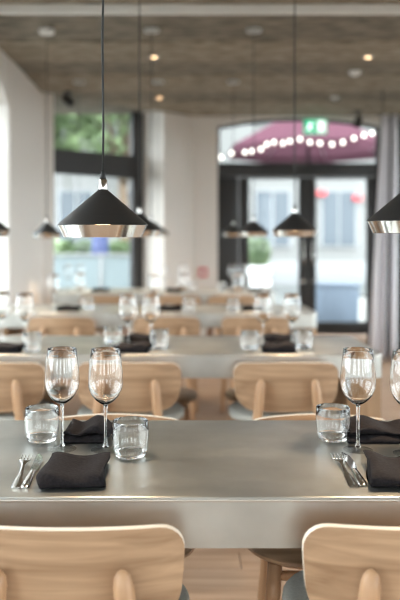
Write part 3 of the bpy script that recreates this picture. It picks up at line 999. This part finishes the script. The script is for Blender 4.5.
# ------------------------------------------------------------------ exit sign
SY = 9.15
sx0, sx1, sz0, sz1 = at(304, SY), at(327, SY), zat(134, SY), zat(119, SY)
cx = (sx0 + sx1) / 2
t = thing('exit_sign', 'lit green and white emergency exit sign hanging before the fanlight', 'exit sign', (cx, SY, sz0))
w_, h_ = (sx1 - sx0), (sz1 - sz0)
link('housing', bevel_box('housing', -w_ / 2, w_ / 2, 0, 0.03, 0, h_, 0.003), M['lit_sign'], t)
link('pictogram_door', MB().box(0.02, w_ / 2 - 0.02, -0.002, -0.0002, 0.02, h_ - 0.02).me('pictogram_door'), M['lit_white'], t)
mb = MB()
def bar2(a, b, wd):
    a = Vector(a); b = Vector(b); d = (b - a).normalized(); n = Vector((-d.y, d.x)) * wd / 2
    q = [a + n, a - n, b - n, b + n]
    mb.hexa([(v.x, -0.002, v.y) for v in q] + [(v.x, -0.0002, v.y) for v in q])
bar2((-0.075, 0.075), (-0.060, 0.125), 0.026); bar2((-0.075, 0.075), (-0.045, 0.045), 0.016); bar2((-0.045, 0.045), (-0.050, 0.018), 0.014)
bar2((-0.075, 0.078), (-0.105, 0.050), 0.016); bar2((-0.105, 0.050), (-0.125, 0.052), 0.013)
bar2((-0.060, 0.120), (-0.030, 0.100), 0.012); bar2((-0.062, 0.120), (-0.095, 0.105), 0.012); bar2((-0.052, 0.138), (-0.046, 0.155), 0.022)
link('pictogram_figure', mb.me('pictogram_figure'), M['lit_white'], t)
for s in (-1, 1):
    link('hanger', MB().tube([(s * 0.1, 0.015, h_ - 0.002), (s * 0.1, 0.015, CEIL + 0.012 - sz0)], 0.004, 8).me('hanger'), M['steel'], t)

# red call point on the boarded wall
cpy = YF - 0.0145
cpx = at(203, cpy)
t = thing('fire_call_point', 'small red fire alarm call point on the boarded wall', 'call point', (cpx, cpy, zat(277, cpy)))
link('housing', bevel_box('housing', -0.055, 0.055, -0.03, 0.0, 0, 0.12, 0.006), M['red_plastic'], t)
link('glass_plate', MB().box(-0.03, 0.03, -0.032, -0.0302, 0.03, 0.085).me('glass_plate'), M['white_plastic'], t)

# ------------------------------------------------------------------ curtain
CY = 7.65
def curtain(name, label, y0, mname, xb0, xb1, xt0, xt1, folds, amp0, phase):
    """cloth from a rail; bottom runs xb0..xb1, the gathered top xt0..xt1"""
    t = thing(name, label, 'curtain', ((xb0 + xb1) / 2, y0, 0.0))
    NXc, NZc = int(22 * folds), 18
    vs = []; fs = []
    for j in range(NZc + 1):
        v = j / NZc; z = 0.015 + 2.485 * v
        xl_ = xb0 + (xt0 - xb0) * v ** 1.2; xr_ = xb1 + (xt1 - xb1) * v ** 1.2
        for i in range(NXc + 1):
            u = i / NXc
            ph = 2 * PI * folds * u + phase + 0.4 * math.sin(3 * u + 1.5 * v)
            amp = amp0 * (1 - 0.45 * v)
            x = xl_ + (xr_ - xl_) * u + 0.016 * math.sin(2 * ph + 0.5) * (1 - 0.3 * v)
            vs.append((x - (xb0 + xb1) / 2, amp * math.sin(ph) + 0.2 * amp * math.sin(2.2 * ph + 2 * v), z))
    for j in range(NZc):
        for i in range(NXc):
            a = j * (NXc + 1) + i
            fs.append((a, a + 1, a + NXc + 2, a + NXc + 1))
    me = mesh('cloth', vs, fs, True); me.materials.append(M[mname])
    co = link('cloth', me, None, t)
    sm = co.modifiers.new('thickness', 'SOLIDIFY'); sm.thickness = 0.003
    hd = MB().box(xt0 - (xb0 + xb1) / 2, xt1 - (xb0 + xb1) / 2, -0.012, 0.012, 2.48, 2.512)
    link('heading_tape', hd.me('heading_tape'), M[mname], t)
curtain('curtain', 'charcoal floor-length curtain behind the pale drapes right of the doors', CY + 0.17, 'curtain_dark', at(366, CY + .17), 2.75, at(381, CY + .17), 2.7, 7, 0.06, 0.0)
curtain('curtain', 'pale lavender-grey drape nearest the doors, before the charcoal curtain', CY - 0.02, 'curtain_pale', at(370.5, CY), at(384.5, CY), at(382, CY), at(388, CY), 1.5, 0.05, 2.4)
curtain('curtain', 'pale lavender-grey drape at the right picture edge', CY - 0.02, 'curtain_pale', at(391, CY), at(397, CY), at(393, CY), at(397, CY), 1.0, 0.04, 2.0)
t2 = thing('curtain_rail', 'dark curtain rail hung from the ceiling above the pale curtain', 'curtain rail', (2.06, CY, 2.51))
link('rail', MB().tube([(0, 0, 0), (XR - 2.06 - 0.005, 0, 0)], 0.009, 10).me('rail', True), M['black_steel'], t2)
for hx in (0.05, 0.6, 1.2):
    link('hanger', MB().tube([(hx, 0, 0.008), (hx, 0, CEIL + 0.01 - 2.51)], 0.005, 8).me('hanger'), M['black_steel'], t2)

# ------------------------------------------------------------------ outside
g = link('terrace_ground', MB().box(-60, 60, -50, 70, -0.22, -0.13).me('terrace_ground'), M['paving'])
struct(g, 'pale paved street outside the doors and windows', 'pavement')

# pale house across the street
YH = 21.0
t = thing('town_house', 'pale rendered town house across the street', 'house', (2.0, YH, -0.13))
link('wall', MB().box(-6.2, 9, 0, 6, 0, 9.0).me('wall'), M['facade'], t)
link('cornice', bevel_box('cornice', -6.35, 9.15, -0.3, 0, 8.6, 9.0, 0.03), M['facade_trim'], t)
link('plinth', bevel_box('plinth', -6.2, 9.0, -0.08, 0, 0, 0.7, 0.02), M['facade_trim'], t)
for fx in (-4.8, -2.9, -1.0, 0.7, 2.55, 4.4, 6.3):
    for fz, hh in ((1.15, 1.5), (4.6, 1.6)):
        wn = link('window', MB().box(fx - 0.55, fx + 0.55, -0.06, 0.0, fz - 0.06, fz + hh + 0.06).me('window'), M['facade_trim'], t)
        for s in (-1, 1):
            link('pane', MB().box(fx + (s - 1) * 0.24 + 0.03, fx + (s + 1) * 0.24 - 0.03, -0.075, -0.06, fz, fz + hh).me('pane'), M['far_glass'], wn)
for (px_, py_, l) in ((322, 193, 'left one seen in the right door'), (358, 198, 'right one seen in the right door')):
    o = link('shop_sign', bevel_box('shop_sign', -0.13, 0.13, -0.05, 0.05, -0.08, 0.08, 0.01), M['red_plastic'], None, (at(px_, YH - 0.2), YH - 0.14, zat(py_, YH - 0.2)))
    tag(o, 'small red sign on the house across the street, ' + l, 'sign', 'red shop signs')

# house seen through the arched window
t = thing('grey_house', 'pale grey house behind the trees outside the arched window', 'house', (-10.2, 24.0, -0.13))
link('wall', MB().box(-7, 5.2, 0, 6, 0, 7.0).me('wall'), M['facade'], t)
rf = MB().hexa([(-7.3, -0.4, 7.0), (5.4, -0.4, 7.0), (5.4, 6.4, 7.0), (-7.3, 6.4, 7.0), (-6, 2.5, 9.5), (4.5, 2.5, 9.5), (4.5, 3.5, 9.5), (-6, 3.5, 9.5)])
link('roof', rf.me('roof'), M['planter_blue'], t)
for fx in (-5.5, -3.5, -1.5, 0.5, 2.3, 4.2):
    for fz, hh in ((1.0, 1.6), (4.2, 1.6)):
        wn = link('window', MB().box(fx - 0.6, fx + 0.6, -0.06, 0.0, fz - 0.06, fz + hh + 0.06).me('window'), M['facade_trim'], t)
        link('pane', MB().box(fx - 0.52, fx + 0.52, -0.075, -0.06, fz, fz + hh).me('pane'), M['far_glass'], wn)

# trees
def tree(x, y, trunk_h, cz, rx, rz_, label, seed, n=2600):
    rnd = random.Random(seed)
    t = thing('street_tree', label, 'tree', (x, y, -0.13), 0, 'street trees')
    mb = MB().tube([(0, 0, 0), (0.04, 0, trunk_h * 0.5), (-0.03, 0.05, trunk_h), (0.05, 0, cz)], [0.17, 0.13, 0.11, 0.06], 10)
    for i in range(6):
        a = i * 1.05 + rnd.uniform(-.3, .3)
        mb.tube([(0, 0, trunk_h * 0.95), (math.cos(a) * rx * .35, math.sin(a) * rx * .35, (trunk_h + cz) / 2 + 0.3), (math.cos(a) * rx * .7, math.sin(a) * rx * .7, cz + rnd.uniform(-.3, .6))], [0.07, 0.045, 0.02], 7)
    link('trunk', mb.me('trunk', True), M['bark'], t)
    vs = []; fs = []
    lobes = [(rnd.gauss(0, .45) * rx, rnd.gauss(0, .45) * rx, cz + rnd.uniform(-.65, .65) * rz_, rnd.uniform(.35, .6) * rx) for _ in range(12)]
    for i in range(n):
        lx, ly, lz, lr = rnd.choice(lobes)
        v = Vector((rnd.gauss(0, 1), rnd.gauss(0, 1), rnd.gauss(0, 1))).normalized() * lr * rnd.uniform(.55, 1.0)
        c = Vector((lx, ly, lz)) + v
        s = rnd.uniform(.07, .15)
        a = Vector((rnd.gauss(0, 1), rnd.gauss(0, 1), rnd.gauss(0, .6))).normalized()
        b = a.cross(Vector((rnd.gauss(0, 1), rnd.gauss(0, 1), rnd.gauss(0, 1)))).normalized()
        k = len(vs)
        vs += [c - a * s, c - b * s * .6, c + a * s, c + b * s * .6]
        fs.append((k, k + 1, k + 2, k + 3))
    fo = link('foliage', mesh('foliage', vs, fs), M['leaf'], t)
    fo['kind'] = 'stuff'
tree(-3.0, 14.6, 2.6, 4.1, 1.5, 1.4, 'leafy street tree outside the arched window, left of two', 4, 5200)
tree(-1.3, 18.6, 2.8, 4.9, 1.7, 1.7, 'leafy street tree outside the arched window, right of two', 6, 5200)

# hedge behind the railing
rnd = random.Random(12)
t = thing('clipped_hedge', 'low bright green hedge seen below the lamps through the arched window', 'hedge', (-1.6, 13.6, -0.13))
vs = []; fs = []
for i in range(5200):
    c = Vector((rnd.uniform(-1.6, 1.1), rnd.uniform(-.3, .3), rnd.uniform(0.1, 1.32)))
    if rnd.random() < .7:
        c.y = -0.3 + rnd.uniform(-.03, .03)
    a = Vector((rnd.gauss(0, 1), rnd.gauss(0, 1), rnd.gauss(0, 1))).normalized(); b = a.cross(Vector((rnd.gauss(0, 1), rnd.gauss(0, 1), rnd.gauss(0, 1)))).normalized()
    k = len(vs); s = rnd.uniform(.04, .075)
    vs += [c - a * s, c - b * s * .6, c + a * s, c + b * s * .6]; fs.append((k, k + 1, k + 2, k + 3))
fo = link('foliage', mesh('foliage', vs, fs), M['leaf'], t); fo['kind'] = 'stuff'
link('core', MB().box(-1.55, 1.05, -0.22, 0.22, 0, 1.2).me('core'), M['leaf'], t)

t = thing('small_shrub', 'small bright green shrub seen through the left door leaf', 'shrub', (at(257, 13.5), 13.5, -0.13))
vs = []; fs = []
for i in range(900):
    v = Vector((rnd.gauss(0, 1), rnd.gauss(0, 1), rnd.gauss(0, 1))).normalized()
    c = Vector((v.x * .24, v.y * .24, 1.15 + v.z * .22)) * rnd.uniform(.9, 1.02)
    a = Vector((rnd.gauss(0, 1), rnd.gauss(0, 1), rnd.gauss(0, 1))).normalized(); b = a.cross(v).normalized()
    k = len(vs); s = rnd.uniform(.03, .06)
    vs += [c - a * s, c - b * s * .6, c + a * s, c + b * s * .6]; fs.append((k, k + 1, k + 2, k + 3))
fo = link('foliage', mesh('foliage', vs, fs), M['leaf'], t); fo['kind'] = 'stuff'
link('pot', MB().lathe([(0, 0), (.18, 0), (.26, .85), (.24, .88), (.22, .8), (0, .8)], 24).me('pot', auto=40), M['white_plastic'], t)

# terrace railing with glass panes outside the arched window
t = thing('terrace_railing', 'pale terrace railing with frosted glass panes outside the arched window', 'railing', (-1.9, 11.6, -0.13))
for i in range(5):
    link('post', bevel_box('post', -1.6 + i * 0.78 - 0.025, -1.6 + i * 0.78 + 0.025, -0.025, 0.025, 0, 1.1, 0.003), M['facade_trim'], t)
    if i < 4:
        link('pane', MB().box(-1.6 + i * 0.78 + 0.03, -1.6 + (i + 1) * 0.78 - 0.03, -0.005, 0.005, 0.08, 1.09).me('pane'), M['frosted'], t)
link('handrail', bevel_box('handrail', -1.65, 1.56, -0.03, 0.03, 1.1, 1.14, 0.006), M['facade_trim'], t)

# closed blue parasol
px0 = at(100, 12.4)
t = thing('closed_parasol', 'closed navy blue parasol standing outside the arched window', 'parasol', (px0, 12.4, -0.13))
link('base', MB().lathe([(0, 0), (.25, 0), (.25, .05), (.05, .08), (0, .08)], 24).me('base', auto=40), M['black_steel'], t)
link('pole', MB().tube([(0, 0, .07), (0, 0, 2.05)], .02, 10).me('pole', True), M['white_plastic'], t)
rs = []
for z, r in ((0.98, .10), (1.05, .125), (1.3, .11), (1.6, .085), (1.85, .05), (2.0, .028)):
    rs.append([(r * (1 + .22 * math.cos(8 * a)) * math.cos(a), r * (1 + .22 * math.cos(8 * a)) * math.sin(a), z) for a in [2 * PI * i / 48 for i in range(48)]])
link('canopy', MB().rings(rs).me('canopy', True), M['blue_canvas'], t)

# big mauve terrace parasol beyond the doors
YQ = 12.3
t = thing('open_parasol', 'large open mauve parasol on the terrace, seen through the fanlight', 'parasol', (at(308, YQ), YQ, -0.13))
zr, za, RQ = zat(148, YQ) + 0.13, zat(104, YQ) + 0.13, 1.36
link('base', MB().lathe([(0, 0), (.35, 0), (.35, .08), (.05, .12), (0, .12)], 24).me('base', auto=40), M['black_steel'], t)
link('pole', MB().tube([(0, 0, .1), (0, 0, za)], .026, 12).me('pole', True), M['black_steel'], t)
ang = [2 * PI * (i + 0.5) / 8 for i in range(8)]
for i in range(8):
    a0, a1 = ang[i], ang[(i + 1) % 8]
    p0 = (RQ * math.cos(a0), RQ * math.sin(a0), zr); p1 = (RQ * math.cos(a1), RQ * math.sin(a1), zr)
    link('canopy_panel', mesh('canopy_panel', [(0, 0, za), p0, p1], [(0, 1, 2)]), M['awning_pink'], t)
    q0 = (p0[0], p0[1], zr - 0.13); q1 = (p1[0], p1[1], zr - 0.13)
    link('valance', mesh('valance', [p0, q0, q1, p1], [(0, 1, 2, 3)]), M['awning_pink'], t)
    link('rib', MB().tube([(0, 0, za - 0.02), (p0[0] * .99, p0[1] * .99, zr - 0.012)], 0.01, 6).me('rib'), M['facade_trim'], t)

t = thing('string_lights', 'string of round white bulbs swagged outside the fanlight', 'string lights', (0, 10.6, 0))
pts = []
for x, y in ((221, 155), (232, 151), (245, 150), (252, 149), (261, 147), (267, 142), (274, 140), (283, 141), (290, 139), (300, 137), (310, 140), (320, 141), (332, 142), (343, 140), (354, 136), (364, 133), (372, 131)):
    pts.append(Vector((at(x, 10.6), 0, zat(y, 10.6))))
ends = [Vector((DX0 - 0.1, YF + 0.352 - 10.6, 2.5)), Vector((DX1 + 0.25, YF + 0.352 - 10.6, 2.95))]
link('cord', MB().tube([ends[0]] + pts + [ends[1]], 0.004, 6).me('cord', True), M['rubber'], t)
bulb_me = MB().lathe([(0, -0.024), (0.015, -0.019), (0.023, -0.002), (0.018, 0.018), (0.010, 0.028), (0.0, 0.032)], 14).me('bulb', True); bulb_me.materials.append(M['fairy_bulb'])
for p in pts:
    link('bulb', bulb_me, None, t, (p.x, 0, p.z - 0.036))

# slatted planter and lantern seen low in the right door
YP = 11.3
x0, x1 = at(317, YP), at(360, YP)
t = thing('slatted_planter', 'blue-grey slatted planter box on the terrace behind the right door leaf', 'planter', ((x0 + x1) / 2, YP, -0.13))
w_ = x1 - x0
link('box', MB().box(-w_ / 2, w_ / 2, 0.02, 0.45, 0.02, 0.62).me('box'), M['planter_blue'], t)
ns = 6
for i in range(ns):
    a = -w_ / 2 + w_ * i / ns
    link('slat', bevel_box('slat', a + 0.008, a + w_ / ns - 0.008, 0, 0.02, 0, 0.66, 0.003), M['planter_blue'], t)
link('top_rim', bevel_box('top_rim', -w_ / 2 - 0.02, w_ / 2 + 0.02, -0.02, 0.47, 0.66, 0.69, 0.004), M['planter_blue'], t)
t = thing('floor_lantern', 'white lantern standing by the slatted planter outside', 'lantern', (at(363, 10.9), 10.9, -0.13))
link('body', MB().lathe([(0, 0.02), (.055, 0.02), (.065, .25), (.055, .52), (0, .52)], 20).me('body', auto=40), M['lantern_white'], t)
link('foot', MB().lathe([(0, 0), (.07, 0), (.07, .02), (0, .02)], 20).me('foot', auto=40), M['black_steel'], t)
link('cap', MB().lathe([(0, .56), (.03, .55), (.06, .52), (0, .52)], 20).me('cap', auto=40), M['black_steel'], t)
